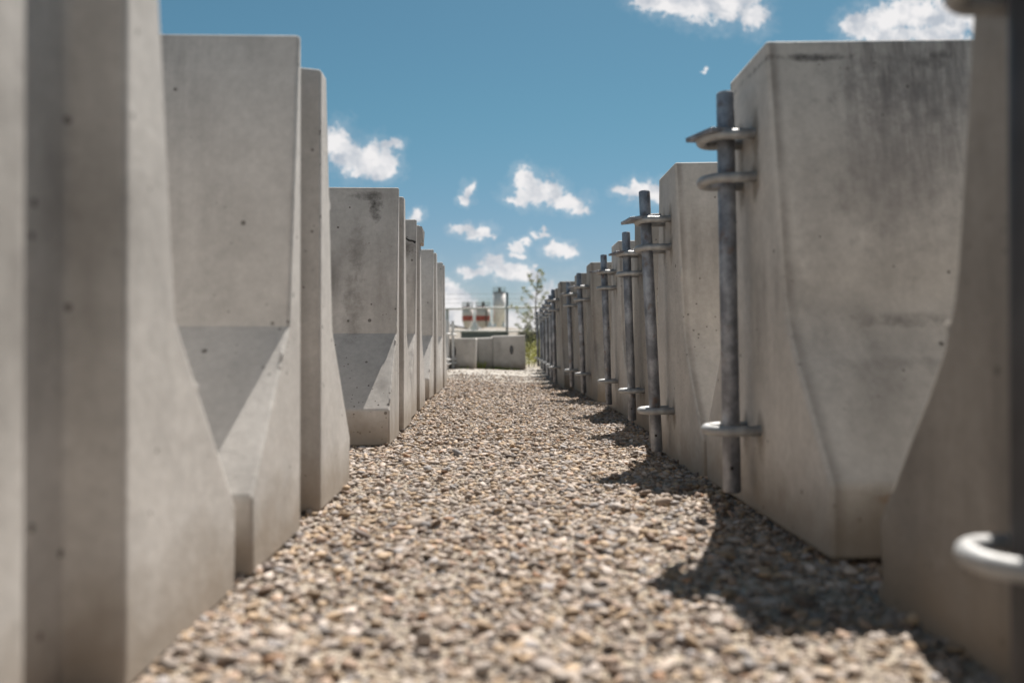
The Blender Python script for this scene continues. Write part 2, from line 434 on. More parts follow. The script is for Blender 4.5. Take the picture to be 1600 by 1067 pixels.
def gz(x, y):
    x = np.asarray(x, float); y = np.asarray(y, float)
    t = np.clip((x + 0.35) / 0.85, 0, 1)
    yc = np.clip(y, 0, 20)
    g = (1 - t) * np.minimum(0.006 * yc, 0.028) + t * (0.008 - 0.009 * np.clip(yc - 1.2, 0, 2))
    g = g + 0.004 * np.sin(x * 5.1 + 1.3 * np.sin(y * 2.3)) * np.cos(y * 4.3 + x) + 0.002 * np.sin(x * 17 + y * 11) * np.sin(y * 19 - x * 7)
    # a wheel-worn dip across the lane, rising to the hard standing behind
    g = g + np.where(np.abs(x) < 40, 0, 0)
    return g


def grid_axis(fine0, fine1, step, far):
    a = [fine0]
    while a[-1] < fine1: a.append(a[-1] + step)
    s = step
    hi = [a[-1]]
    while hi[-1] < far: s *= 1.35; hi.append(hi[-1] + s)
    s = step
    lo = [a[0]]
    while lo[-1] > -far: s *= 1.35; lo.append(lo[-1] - s)
    return np.array(sorted(set(lo + a + hi)))


def build_ground():
    xs = grid_axis(-2.0, 2.0, 0.04, 900); ys = grid_axis(0.0, 12.5, 0.05, 900)
    X, Y = np.meshgrid(xs, ys)
    Z = gz(X, Y)
    fade = np.clip(1 - (np.hypot(X, Y) - 20) / 30, 0, 1)
    Z = Z * fade - 0.0035
    n0, n1 = len(ys), len(xs)
    co = np.stack([X, Y, Z], -1).reshape(-1, 3).astype(np.float32)
    idx = np.arange(n0 * n1).reshape(n0, n1)
    q = np.stack([idx[:-1, :-1], idx[:-1, 1:], idx[1:, 1:], idx[1:, :-1]], -1).reshape(-1)
    me = bpy.data.meshes.new('ground')
    me.vertices.add(len(co)); me.vertices.foreach_set('co', co.ravel())
    nf = len(q) // 4
    me.loops.add(len(q)); me.loops.foreach_set('vertex_index', q.astype(np.int32))
    me.polygons.add(nf); me.polygons.foreach_set('loop_start', np.arange(0, nf * 4, 4, dtype=np.int32))
    me.polygons.foreach_set('loop_total', np.full(nf, 4, np.int32))
    me.update(calc_edges=True)
    me.polygons.foreach_set('use_smooth', np.ones(nf, bool))
    m, N, L, b = new_mat('crushed_stone_ground')
    tc = N.new('ShaderNodeTexCoord')
    P = tc.outputs['Object']

    def vor(sc):
        v = N.new('ShaderNodeTexVoronoi'); v.inputs['Scale'].default_value = sc; L.new(P, v.inputs['Vector']); return v
    v1, v2 = vor(95), vor(240)
    ramp = N.new('ShaderNodeValToRGB'); sp = N.new('ShaderNodeSeparateColor'); L.new(v1.outputs['Color'], sp.inputs[0]); L.new(sp.outputs[0], ramp.inputs[0])
    cols = [(0, (0.17, 0.13, 0.10)), (0.25, (0.31, 0.25, 0.19)), (0.5, (0.38, 0.33, 0.28)), (0.75, (0.42, 0.36, 0.28)), (1, (0.5, 0.46, 0.42))]
    e = ramp.color_ramp.elements
    e[0].position, e[0].color = 0, cols[0][1] + (1,)
    e[1].position, e[1].color = 1, cols[-1][1] + (1,)
    for p, c in cols[1:-1]:
        x = e.new(p); x.color = c + (1,)
    fines = N.new('ShaderNodeTexNoise'); fines.inputs['Scale'].default_value = 160; fines.inputs['Detail'].default_value = 5; L.new(P, fines.inputs['Vector'])
    fr = N.new('ShaderNodeValToRGB'); fr.color_ramp.elements[0].color = (0.16, 0.135, 0.108, 1); fr.color_ramp.elements[1].color = (0.33, 0.285, 0.235, 1)
    fr.color_ramp.elements[0].position = 0.3; fr.color_ramp.elements[1].position = 0.7
    L.new(fines.outputs[0], fr.inputs[0])
    big = N.new('ShaderNodeTexNoise'); big.inputs['Scale'].default_value = 6; big.inputs['Detail'].default_value = 4; L.new(P, big.inputs['Vector'])
    mr = N.new('ShaderNodeMapRange'); L.new(big.outputs[0], mr.inputs[0]); mr.inputs[1].default_value = 0.35; mr.inputs[2].default_value = 0.65
    mx = N.new('ShaderNodeMix'); mx.data_type = 'RGBA'; L.new(mr.outputs[0], mx.inputs[0]); L.new(ramp.outputs[0], mx.inputs[6]); L.new(fr.outputs[0], mx.inputs[7])
    # paler limestone dust of the cross lane behind the rows
    sx = N.new('ShaderNodeSeparateXYZ'); L.new(P, sx.inputs[0])
    wob = N.new('ShaderNodeTexNoise'); wob.inputs['Scale'].default_value = 1.6; wob.inputs['Detail'].default_value = 5; L.new(P, wob.inputs['Vector'])
    yy = N.new('ShaderNodeMath'); yy.operation = 'MULTIPLY_ADD'; L.new(wob.outputs[0], yy.inputs[0]); yy.inputs[1].default_value = 2.2; L.new(sx.outputs[1], yy.inputs[2])
    lane = N.new('ShaderNodeMapRange'); L.new(yy.outputs[0], lane.inputs[0]); lane.inputs[1].default_value = 7.2; lane.inputs[2].default_value = 8.2; lane.inputs[4].default_value = 0.8
    lane2 = N.new('ShaderNodeMapRange'); L.new(yy.outputs[0], lane2.inputs[0]); lane2.inputs[1].default_value = 12; lane2.inputs[2].default_value = 13.5; lane2.inputs[3].default_value = 1; lane2.inputs[4].default_value = 0
    lm = N.new('ShaderNodeMath'); lm.operation = 'MULTIPLY'; L.new(lane.outputs[0], lm.inputs[0]); L.new(lane2.outputs[0], lm.inputs[1])
    mx2 = N.new('ShaderNodeMix'); mx2.data_type = 'RGBA'; L.new(lm.outputs[0], mx2.inputs[0]); L.new(mx.outputs[2], mx2.inputs[6]); mx2.inputs[7].default_value = (0.40, 0.375, 0.345, 1)
    # rough grass beyond the yard
    gr = N.new('ShaderNodeMapRange'); L.new(yy.outputs[0], gr.inputs[0]); gr.inputs[1].default_value = 12.5; gr.inputs[2].default_value = 16
    mx3 = N.new('ShaderNodeMix'); mx3.data_type = 'RGBA'; L.new(gr.outputs[0], mx3.inputs[0]); L.new(mx2.outputs[2], mx3.inputs[6]); mx3.inputs[7].default_value = (0.24, 0.22, 0.15, 1)
    L.new(mx3.outputs[2], b.inputs['Base Color']); b.inputs['Roughness'].default_value = 0.95
    b.inputs['Specular IOR Level'].default_value = 0.2
    h = N.new('ShaderNodeMath'); h.operation = 'MULTIPLY_ADD'; L.new(v2.outputs['Distance'], h.inputs[0]); h.inputs[1].default_value = 0.5; L.new(v1.outputs['Distance'], h.inputs[2])
    hn = N.new('ShaderNodeMath'); hn.operation = 'MULTIPLY'; L.new(h.outputs[0], hn.inputs[0]); hn.inputs[1].default_value = -1
    bp = N.new('ShaderNodeBump'); bp.inputs['Strength'].default_value = 0.9; bp.inputs['Distance'].default_value = 0.006
    L.new(hn.outputs[0], bp.inputs['Height']); L.new(bp.outputs[0], b.inputs['Normal'])
    o = link('ground', me, m); tag(o, kind='structure')
    return o


build_ground()


def ico(sub):
    bm = bmesh.new(); bmesh.ops.create_icosphere(bm, subdivisions=sub, radius=1)
    bm.verts.ensure_lookup_table()
    v = np.array([x.co[:] for x in bm.verts]); f = np.array([[q.index for q in p.verts] for p in bm.faces])
    bm.free(); return v, f


PALETTE = np.array([
    (0.52, 0.45, 0.38), (0.44, 0.39, 0.34), (0.52, 0.39, 0.25), (0.40, 0.32, 0.25), (0.37, 0.36, 0.36),
    (0.45, 0.34, 0.22), (0.62, 0.56, 0.51), (0.28, 0.21, 0.16), (0.52, 0.38, 0.28), (0.42, 0.38, 0.34), (0.19, 0.155, 0.14), (0.38, 0.22, 0.12)])
PALETTE = np.array([0.68, 0.635, 0.615]) * (PALETTE * 0.87 + PALETTE.mean(1, keepdims=True) * 0.13)
PW = np.array([14, 14, 13, 12, 8, 10, 8, 7, 5, 10, 3, 2.0]); PW = PW / PW.sum()


def scatter(specs):
    V, F, C = [], [], []
    base = 0
    for (sub, x0, x1, y0, y1, dens, smin, smax, lift) in specs:
        n = int(dens * (x1 - x0) * (y1 - y0))
        v, f = ico(sub)
        nv = 16
        vs = []
        for k in range(nv):
            r = 1 + 0.46 * (rng.random(len(v)) - 0.5)
            w = v * r[:, None]
            for _ in range(5):          # knock a few flats into the pebble
                d = rng.normal(size=3); d /= np.linalg.norm(d)
                h = 0.62 + 0.25 * rng.random()
                dd = w @ d; over = np.maximum(dd - h, 0)
                w = w - over[:, None] * d * 0.85
            vs.append(w)
        vs = np.array(vs)
        kind = rng.integers(0, nv, n)
        s = smin + (smax - smin) * rng.random(n) ** 2.6
        ax = np.stack([s * (0.85 + 0.5 * rng.random(n)), s * (0.65 + 0.35 * rng.random(n)), s * (0.30 + 0.32 * rng.random(n))], 1)
        px = x0 + (x1 - x0) * rng.random(n); py = y0 + (y1 - y0) * rng.random(n)
        # looser cover where fines have been trodden up
        patch = np.sin(px * 7.3 + 2.1 * np.sin(py * 1.9)) * np.sin(py * 3.1 + 1.7 * np.sin(px * 4.1)) + 0.5 * np.sin(px * 19 + py * 13) * np.sin(py * 17 - px * 5)
        keep = rng.random(n) > np.clip(0.5 * (patch - 0.1), 0, 0.55) * (s > 0.0045)
        kind, s, ax, px, py = kind[keep], s[keep], ax[keep], px[keep], py[keep]; n = int(keep.sum())
        pz = gz(px, py) - 0.004 + ax[:, 2] * 0.15 + 0.75 * lift * rng.random(n) ** 2.4 * s
        a = rng.random(n) * 2 * np.pi; t = rng.normal(0, 0.28, n); t2 = rng.normal(0, 0.28, n)
        W = vs[kind] * ax[:, None, :]
        # tilt about x, about y, then spin about z
        c, q = np.cos(t)[:, None], np.sin(t)[:, None]
        yv = W[..., 1] * c - W[..., 2] * q; zv = W[..., 1] * q + W[..., 2] * c
        c, q = np.cos(t2)[:, None], np.sin(t2)[:, None]
        xv = W[..., 0] * c + zv * q; zv = -W[..., 0] * q + zv * c
        c, q = np.cos(a)[:, None], np.sin(a)[:, None]
        X = xv * c - yv * q + px[:, None]; Y = xv * q + yv * c + py[:, None]; Z = zv + pz[:, None]
        V.append(np.stack([X, Y, Z], -1).reshape(-1, 3))
        F.append((f[None] + (np.arange(n) * len(v))[:, None, None] + base).reshape(-1, 3))
        col = PALETTE[rng.choice(len(PALETTE), n, p=PW)] * (0.62 + 0.72 * rng.random(n))[:, None]
        C.append(np.repeat(col, len(v), axis=0))
        base += n * len(v)
    V = np.concatenate(V).astype(np.float32); F = np.concatenate(F).astype(np.int32)
    C = np.clip(np.concatenate(C), 0, 1)
    C = np.concatenate([C, np.ones((len(C), 1))], 1).astype(np.float32)
    me = bpy.data.meshes.new('gravel')
    me.vertices.add(len(V)); me.vertices.foreach_set('co', V.ravel())
    me.loops.add(F.size); me.loops.foreach_set('vertex_index', F.ravel())
    me.polygons.add(len(F)); me.polygons.foreach_set('loop_start', np.arange(0, F.size, 3, dtype=np.int32))
    me.polygons.foreach_set('loop_total', np.full(len(F), 3, np.int32))
    at = me.color_attributes.new('stone_colour', 'FLOAT_COLOR', 'POINT')
    at.data.foreach_set('color', C.ravel())
    me.update(calc_edges=True)
    return me


def build_gravel():
    me = scatter([
        (2, -0.95, 1.15, 0.42, 1.35, 10500, 0.0038, 0.0108, 1.1),
        (2, -0.9, 1.1, 1.35, 2.3, 9500, 0.0036, 0.0105, 1.0),
        (1, -0.8, 1.0, 2.3, 4.2, 9500, 0.0038, 0.0112, 1.0),
        (1, -0.75, 1.0, 4.2, 6.6, 7500, 0.0044, 0.0125, 1.0),
        (1, -1.2, 1.0, 6.6, 8.0, 1700, 0.004, 0.0125, 0.8),
        (1, -2.2, 1.2, 8.0, 11.5, 420, 0.004, 0.012, 0.6),
        (1, -0.6, 0.8, 0.45, 2.6, 16000, 0.0018, 0.0048, 1.6),
        (2, -0.4, 0.6, 0.6, 3.2, 70, 0.012, 0.018, 0.7),
    ])
    m, N, L, b = new_mat('river_gravel')
    at = N.new('ShaderNodeVertexColor'); at.layer_name = 'stone_colour'
    tc = N.new('ShaderNodeTexCoord')
    n = N.new('ShaderNodeTexNoise'); n.inputs['Scale'].default_value = 220; n.inputs['Detail'].default_value = 4; L.new(tc.outputs['Object'], n.inputs['Vector'])
    mr = N.new('ShaderNodeMapRange'); L.new(n.outputs[0], mr.inputs[0]); mr.inputs[1].default_value = 0.3; mr.inputs[2].default_value = 0.7; mr.inputs[3].default_value = 0.8; mr.inputs[4].default_value = 1.15
    vm = N.new('ShaderNodeVectorMath'); vm.operation = 'SCALE'; L.new(at.outputs[0], vm.inputs[0]); L.new(mr.outputs[0], vm.inputs['Scale'])
    L.new(vm.outputs[0], b.inputs['Base Color'])
    b.inputs['Roughness'].default_value = 0.72; b.inputs['Specular IOR Level'].default_value = 0.3
    bp = N.new('ShaderNodeBump'); bp.inputs['Strength'].default_value = 0.25; bp.inputs['Distance'].default_value = 0.002
    L.new(n.outputs[0], bp.inputs['Height']); L.new(bp.outputs[0], b.inputs['Normal'])
    o = link('gravel', me, m)
    tag(o, 'mixed grey, buff and brown gravel stones covering the aisle', 'gravel', kind='stuff')


build_gravel()

# ------------------------------------------------------------------ barriers
H = 0.8128


def barrier_mesh(name, slot=None, depth=0.045, length=3.0, hb=0.355, hs=0.166, ht=0.105, h=H, wedge=0.0, fillet=0.0, off=0.0, seed=None):
    """safety-shape barrier: x = 0 is the end towards the aisle, it runs to +x; y across, z up.
    wedge tilts the cast end so that it leans back towards the foot."""
    prof = [(-ht, h), (-hs, 0.335 * h / H), (-hb, 0.105 * h / H), (-hb + 0.004, 0.0), (hb - 0.004, 0.0), (hb, 0.105 * h / H), (hs, 0.335 * h / H), (ht, h)]
    if fillet:
        def arc(a, m, b_, k=5):
            a, m, b_ = Vector(a), Vector(m), Vector(b_)
            p = m + (a - m).normalized() * fillet; q = m + (b_ - m).normalized() * fillet
            return [tuple((1 - t) ** 2 * p + 2 * t * (1 - t) * m + t * t * q) for t in [i / k for i in range(k + 1)]]
        prof = [prof[0]] + arc(prof[0], prof[1], prof[2]) + prof[2:6] + arc(prof[5], prof[6], prof[7]) + [prof[7]]
    bm = bmesh.new()

    def V(x, y, z): return bm.verts.new((x + wedge * (h - z), y, z))
    A = [V(0, y, z) for y, z in prof]
    B = [bm.verts.new((length, y, z)) for y, z in prof]
    n = len(prof)
    for i in range(n):
        j = (i + 1) % n
        if slot and i in (3, 7): continue       # bottom and top handled below
        bm.faces.new((A[i], B[i], B[j], A[j]))
    bm.faces.new(B)
    if slot:
        w = slot
        t0, t1 = V(0, off - w, h), V(0, off + w, h); b0, b1 = V(0, off - w, 0), V(0, off + w, 0)
        T0, T1 = V(depth, off - w * 0.8, h), V(depth, off + w * 0.8, h); B0, B1 = V(depth, off - w * 0.8, 0), V(depth, off + w * 0.8, 0)
        bm.faces.new((A[0], t0, T0, T1, t1, A[7], B[7], B[0]))
        bm.faces.new((A[3], B[3], B[4], A[4], b1, B1, B0, b0))
        bm.faces.new((A[0], A[1], A[2], A[3], b0, t0))
        bm.faces.new((t1, b1, A[4], A[5], A[6], A[7]))
        bm.faces.new((t0, b0, B0, T0)); bm.faces.new((T0, B0, B1, T1)); bm.faces.new((T1, B1, b1, t1))
    else:
        bm.faces.new(A)
    bmesh.ops.recalc_face_normals(bm, faces=bm.faces)
    if seed is not None:
        rr = random.Random(seed)

        def worn(sel, step, axis_dirs, depth_):
            for e in sel:
                if not e.is_valid: continue
                n_ = int(e.calc_length() / step)
                if n_ < 2: continue
                inward = axis_dirs(e)
                new = bmesh.ops.subdivide_edges(bm, edges=[e], cuts=n_)
                vs = [g for g in new['geom_inner'] if isinstance(g, bmesh.types.BMVert)]
                for v in vs:
                    a = rr.uniform(0, 0.0007)
                    if rr.random() < 0.02: a = rr.uniform(0.0015, depth_)
                    v.co += inward * a
        bmesh.ops.bisect_plane(bm, geom=bm.verts[:] + bm.edges[:] + bm.faces[:], plane_co=(0.016, 0, 0), plane_no=(1, 0, 0))
        bm.edges.ensure_lookup_table()
        ends = [e for e in bm.edges if all(abs(v.co.x) < 1e-4 for v in e.verts) and abs(e.verts[0].co.z - e.verts[1].co.z) > 0.02 and min(abs(v.co.y) for v in e.verts) > 0.1]
        worn(ends, 0.012, lambda e: Vector((0, -math.copysign(1, e.verts[0].co.y), 0)), 0.0032)
    me = bpy.data.meshes.new(name); bm.to_mesh(me); bm.free()
    if fillet:
        me.polygons.foreach_set('use_smooth', [True] * len(me.polygons)); me.set_sharp_from_angle(angle=R(20))
    return me


def bevel(o, w=0.0055, seg=3):
    md = o.modifiers.new('bevel', 'BEVEL'); md.width = w; md.segments = seg
    md.limit_method = 'ANGLE'; md.angle_limit = R(34); md.harden_normals = False
    return o


# left row: pale ends in the sun, each with an upright key slot.  local +x points away from the aisle (-X)
GL = 'concrete barriers stored in the left row'
left = [
    # y, X of end, z, yaw deg, label
    (0.655, -0.331, 0.002, 0.0, 'nearest, most blurred slotted barrier, cropped by the left picture edge'),
    (1.409, -0.327, 0.005, 0.3, 'tall slotted barrier second in the left row, grey face against open sky'),
    (2.712, -0.330, 0.014, 1.0, 'sharp grey slotted barrier in the left row, dark scuff under its top edge'),
    (3.438, -0.347, 0.025, 0.8, 'cracked slotted barrier in the left row, broken lump at its top corner'),
    (4.518, -0.362, 0.030, -0.6, 'narrow-looking slotted barrier directly behind the cracked one in the left row'),
    (5.245, -0.364, 0.034, 0.4, 'last tall slotted barrier of the left row, just before the view opens to the blocks'),
]
me_slot = barrier_mesh('slotted_barrier', slot=0.074, ht=0.106, off=0.018, seed=3)
slot_variants = [barrier_mesh('slotted_barrier', slot=0.074, ht=0.106, off=0.018, seed=20 + k) for k in range(5)]
lefts = []
for i, (y, x, z, yaw, lab) in enumerate(left):
    if i == 0:
        o = link('concrete_barrier', me_slot, M_LEFT); bevel(o)
    else:
        o = lefts[0].copy(); COL.objects.link(o)
    o.location = (x, y, z)
    o.rotation_euler = (0, 0, math.pi + R(yaw))
    tag(o, lab, 'barrier', GL)
    if i > 0:
        o.data = slot_variants[i - 1]; o.data.materials.append(M_LEFT)
    if i in (2, 3):
        o.data.materials.clear(); o.data.materials.append(M_SCUFF if i == 2 else M_CRACKED)
    lefts.append(o)

for y, lab in ((-0.12, 'slotted barrier beside the photographer, left row, out of view'), (-0.86, 'slotted barrier behind the photographer, left row, out of view')):
    o = lefts[0].copy(); COL.objects.link(o); o.location = (-0.335, y, 0.002); tag(o, lab, 'barrier', GL)  # unseen continuation of the left row, added to darken the near foreground

# scuff on the third barrier and the crack with its broken lump on the fourth
b4 = lefts[3]


def ribbon(pts, w, d=0.0012):
    """thin raised irregular ribbon on a face whose outward side is local +y; pts (x, y, z)"""
    mb = MB()
    for k in range(len(pts) - 1):
        a, b_ = Vector(pts[k]), Vector(pts[k + 1])
        t = (b_ - a).normalized(); nrm = Vector((0, 1, 0.0)); s = t.cross(nrm).normalized()
        wa, wb = w[k] / 2, w[k + 1] / 2
        o_ = nrm * d
        p = [a - s * wa, a + s * wa, b_ + s * wb, b_ - s * wb]
        f = [mb.bm.verts.new(q + o_) for q in p]; g = [mb.bm.verts.new(q - o_ * 2) for q in p]
        mb.bm.faces.new(f); mb.bm.faces.new(list(reversed(g)))
        for i in range(4): mb.bm.faces.new((f[i], f[(i + 1) % 4], g[(i + 1) % 4], g[i]))
    return mb


def face_y(z): return 0.106 + (0.166 - 0.106) * (H - z) / (H - 0.335)


# the barrier is turned by 180 degrees: its camera-facing side is local +y
crk = []
for x, z in [(0.150, 0.812), (0.132, 0.806), (0.118, 0.795), (0.104, 0.789), (0.090, 0.775), (0.072, 0.768), (0.060, 0.757), (0.044, 0.752), (0.030, 0.742), (0.016, 0.741), (0.003, 0.734)]:
    z -= 0.020
    crk.append((x, face_y(z), z))
c = ribbon(crk, [0.0015, 0.003, 0.004, 0.0035, 0.005, 0.004, 0.006, 0.005, 0.008, 0.007, 0.011]).build('crack', M_DARK, b4)
tag(c, 'dark jagged crack running down towards the slot')
mb = MB()
mb.poly([(-0.016, -0.058, 0.735), (-0.012, -0.122, 0.728), (-0.010, -0.127, 0.765), (-0.016, -0.118, 0.79), (-0.006, -0.108, 0.806), (-0.008, -0.058, 0.808)])
bmesh.ops.solidify  # noqa
f0 = list(mb.bm.faces)
ret = bmesh.ops.extrude_face_region(mb.bm, geom=f0)
bmesh.ops.translate(mb.bm, vec=(0.03, 0, 0), verts=[v for v in ret['geom'] if isinstance(v, bmesh.types.BMVert)])
lump = mb.build('broken_lump', M_BLOCK, b4)
tag(lump, 'loose broken lump of concrete hanging at the top corner')

# right row: plain ends in shade with three steel loops and a pin
GR = 'concrete barriers stored in the right row'
GP = 'steel connecting pins in the right row'


def loop_mesh():
    r = 0.0094; w = 0.040; out = 0.050
    pts = [(0.05, -w, 0), (-out + 0.012, -w, 0)]
    for k in range(1, 12):
        a = math.pi * k / 12
        pts.append((-out - 0.034 * math.sin(a), -w * math.cos(a), 0))
    pts += [(-out + 0.012, w, 0), (0.05, w, 0)]
    return MB().tube(pts, r, 12).mesh('loop', smooth=True)


me_loop = loop_mesh()
LOOPZ = (0.150, 0.597, 0.673)
me_plain = barrier_mesh('looped_barrier', slot=None, fillet=0.07, hb=0.336, hs=0.172, seed=8)
plain_variants = [barrier_mesh('looped_barrier', slot=None, fillet=0.07, hb=0.336, hs=0.172, seed=40 + k) for k in range(4)]


def make_right():
    root = empty('concrete_barrier')
    body = link('body', me_plain, M_RIGHT, root); bevel(body, 0.007, 3)
    for z in LOOPZ:
        link('loop', me_loop, M_LOOP, root, (0, 0, z))
    return root


def make_pin():
    root = empty('connecting_pin')
    mb = MB()
    r = 0.0158
    mb.tube([(0, 0, 0.0), (0, 0, 0.003), (0, 0, 0.719), (0, 0, 0.722)], [r - 0.002, r, r, r - 0.002], 24)
    me = mb.mesh('rod', smooth=False)
    for p in me.polygons: p.use_smooth = abs(p.normal.z) < 0.3
    link('rod', me, M_STEEL, root)
    h = MB().tube([(-0.004, -0.0163, 0.045), (-0.004, -0.0150, 0.045)], 0.0034, 12).build('pin_hole', M_DARK, root)
    pl = MB().box((0, 0, 0), (0.092, 0.074, 0.0085))
    me = pl.mesh('washer_plate')
    w = link('washer_plate', me, M_STEEL, root, (-0.014, -0.004, 0.6435), (R(1.5), R(-5), R(24)))
    bevel(w, 0.0015, 2)
    return root


right = [
    # y, X of end, z, rod top dx, plate yaw, barrier label, pin label
    (0.612, 0.456, -0.004, 0.000, 10, 'nearest barrier of the right row, very dark and blurred, cropped by the right picture edge',
     'blurred dark pin against the right picture edge in the cropped barrier'),
    (1.434, 0.462, 0.010, -0.012, 24, 'big right-hand barrier with sooty streaks under its top edge',
     'largest fully visible pin, through the loops of the sooty streaked barrier'),
    (2.200, 0.478, -0.018, -0.034, 12, 'second fully visible barrier in the right row, clean beige face left of the sooty one',
     'pin with wide square washer at the clean beige barrier, second complete one from the right'),
    (3.050, 0.552, -0.012, -0.024, 16, 'right-row barrier nearly hidden behind the second complete pin, rust-stained loops',
     'mottled pin in the nearly hidden barrier with rust-stained loops'),
    (3.830, 0.570, -0.010, -0.026, 30, 'right-row barrier with a rounded top corner standing behind the mottled pin',
     'slim pin in clear view left of the mottled pin, washer tight on its loop'),
    (4.800, 0.552, -0.010, -0.030, 20, 'broad pale barrier in the middle of the right row, top corner against the sky',
     'leaning dark pin at the left edge of the broad pale barrier face'),
    (5.500, 0.545, -0.010, -0.026, 15, 'barrier just left of the broad pale one in the right row',
     'thin pin with a bright washer just left of the leaning dark pin'),
    (6.200, 0.478, -0.010, -0.018, 22, 'far barrier in the right row whose end juts out furthest into the aisle',
     'very dark pin on the far jutting barrier end'),
    (6.950, 0.500, -0.008, -0.016, 28, None, None),
    (7.750, 0.515, -0.006, -0.016, 12, None, None),
    (8.550, 0.525, -0.004, -0.014, 20, None, None),
    (9.500, 0.545, -0.002, -0.012, 25, None, None),
    (10.500, 0.555, 0.000, -0.012, 17, None, None),
]
FARB = ['first of the five small far barriers closing the right row', 'second of the five small far barriers closing the right row',
        'middle one of the five small far barriers closing the right row', 'last but one of the small far barriers closing the right row',
        'farthest barrier of the right row, beside the weeds']
FARP = ['nearest pin of the far bunched pins in the right row', 'second nearest pin of the far bunched pins in the right row',
        'middle pin of the far bunched pins in the right row', 'last but one pin of the far bunched pins', 'farthest pin of the right row, against the green weeds']
bar0 = pin0 = None
for i, (y, x, z, dx, pyaw, bl, pl) in enumerate(right):
    if bl is None: bl, pl = FARB[i - 8], FARP[i - 8]
    if i == 0:
        bar0 = b = make_right(); pin0 = p = make_pin()
    else:
        b = copy_tree(bar0); p = copy_tree(pin0)
    b.location = (x, y, z); b.rotation_euler = (0, R(-1.0), 0)
    tag(b, bl, 'barrier', GR)
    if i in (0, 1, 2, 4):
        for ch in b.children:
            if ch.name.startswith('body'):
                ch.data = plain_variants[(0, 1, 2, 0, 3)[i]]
                ch.data.materials.clear(); ch.data.materials.append((M_SHADED, M_STREAK, M_RIGHT, None, M_RIGHT)[i])
    # the rod leans inside the loops
    tilt = math.atan2(-dx + 0.0, 0.722)
    p.location = (x - 0.041, y, z + 0.036)
    p.rotation_euler = (R(random.uniform(-0.4, 0.4)), -tilt, 0)
    for ch in p.children:
        if ch.name.startswith('washer'):
            ch.rotation_euler = (R(random.uniform(-2, 2)), R(random.uniform(-6, -2)), R(pyaw))
        elif ch.name.startswith('rod'):
            ch.rotation_euler = (0, 0, R(random.uniform(0, 360)))
    tag(p, pl, 'pin', GP)

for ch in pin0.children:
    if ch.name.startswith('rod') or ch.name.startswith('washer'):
        ch.data = ch.data.copy(); ch.data.materials.clear(); ch.data.materials.append(M_SHADED_STEEL)
for y, lab in ((-0.13, 'barrier beside the photographer, right row, out of view'), (-0.88, 'barrier behind the photographer, right row, out of view')):
    b = copy_tree(bar0); b.location = (0.462, y, -0.004); tag(b, lab, 'barrier', GR)  # right row carried on unseen, added to block sky light from behind

# two lower barriers standing past the end of the left row, ends with loops in full sun
me_loop2 = loop_mesh()
me_short = barrier_mesh('short_barrier', slot=None, length=1.6, hb=0.20, hs=0.12, ht=0.07, h=0.60)
M_SUNEND = M_LEFT
M_GALVL = simple('pale_galvanised', (0.62, 0.61, 0.60), 0.55, 0.15, 0.12, 20)
short_rod = MB().tube([(0, 0, 0.0), (0, 0, 0.585)], 0.0175, 20).mesh('rod')
for k, (px, y, lab, plab) in enumerate([(-0.660, 9.35, 'low pale barrier with loops past the end of the left row, the nearer of two', 'pale sunlit pin in the nearer low barrier past the left row'),
                                        (-0.615, 9.85, 'low pale looped barrier past the left row, the farther one by the blocks', 'pale sunlit pin in the farther low barrier, just left of the blocks')]):
    root = empty('low_barrier', (px, y, 0.012), (0, 0, math.pi))
    tag(root, lab, 'barrier', 'low looped barriers past the left row')
    bd = link('body', me_short, M_SUNEND, root); bevel(bd, 0.006, 2)
    for z in (0.085, 0.135, 0.435):
        lp = link('loop', me_loop2, M_GALVL, root, (0, 0, z))
    o = link('connecting_pin', short_rod, M_GALVL, None, (px + 0.041, y, 0.03))
    tag(o, plab, 'pin', 'pins in the low barriers past the left row')

# ------------------------------------------------------------------ concrete blocks across the end of the aisle


def block_mesh(w, d, h, hole=None):
    mb = MB(); mb.box((0, 0, h / 2), (w, d, h))
    return mb.mesh('block')


def add_block(name, lab, loc, yaw, w, d, h, hole=None, tiltx=0):
    root = empty(name, loc, (0, R(tiltx), R(yaw)))
    tag(root, lab, 'block', 'concrete blocks at the end of the aisle')
    body = link('body', block_mesh(w, d, h), M_BLOCK, root); bevel(body, 0.02, 3)
    if hole:
        hx, hz = hole
        # bar handle cast into a dark oval recess
        pts = []
        mb = MB()
        ring = [(hx + 0.022 * math.cos(2 * math.pi * t / 20), -d / 2 - 0.003, hz + 0.058 * math.sin(2 * math.pi * t / 20)) for t in range(20)]
        mb.poly(ring)
        r_ = bmesh.ops.extrude_face_region(mb.bm, geom=list(mb.bm.faces))
        bmesh.ops.translate(mb.bm, vec=(0, 0.02, 0), verts=[v for v in r_['geom'] if isinstance(v, bmesh.types.BMVert)])
        rc = mb.build('lifting_recess', M_DARK, root)
        MB().tube([(hx, -d / 2 + 0.003, hz + 0.05), (hx, -d / 2 - 0.007, hz), (hx, -d / 2 + 0.003, hz - 0.05)], 0.005, 8).build('lifting_bar', M_STEEL, rc)
    return root


add_block('concrete_block', 'leftmost concrete block at the aisle end with a dark lifting slot, beside the low barriers', (-0.475, 10.1, 0.005), -3, 0.39, 0.45, 0.40, (-0.07, 0.235), 0)
add_block('concrete_block', 'stained middle block set back in the corner, weeds growing in front of it', (-0.175, 10.42, 0.005), 20, 0.36, 0.45, 0.41, None, -2)
add_block('concrete_block', 'largest right-hand concrete block at the aisle end with a dark oval lifting slot', (0.118, 10.45, 0.0), 4, 0.42, 0.5, 0.44, (0.03, 0.255), -1.5)

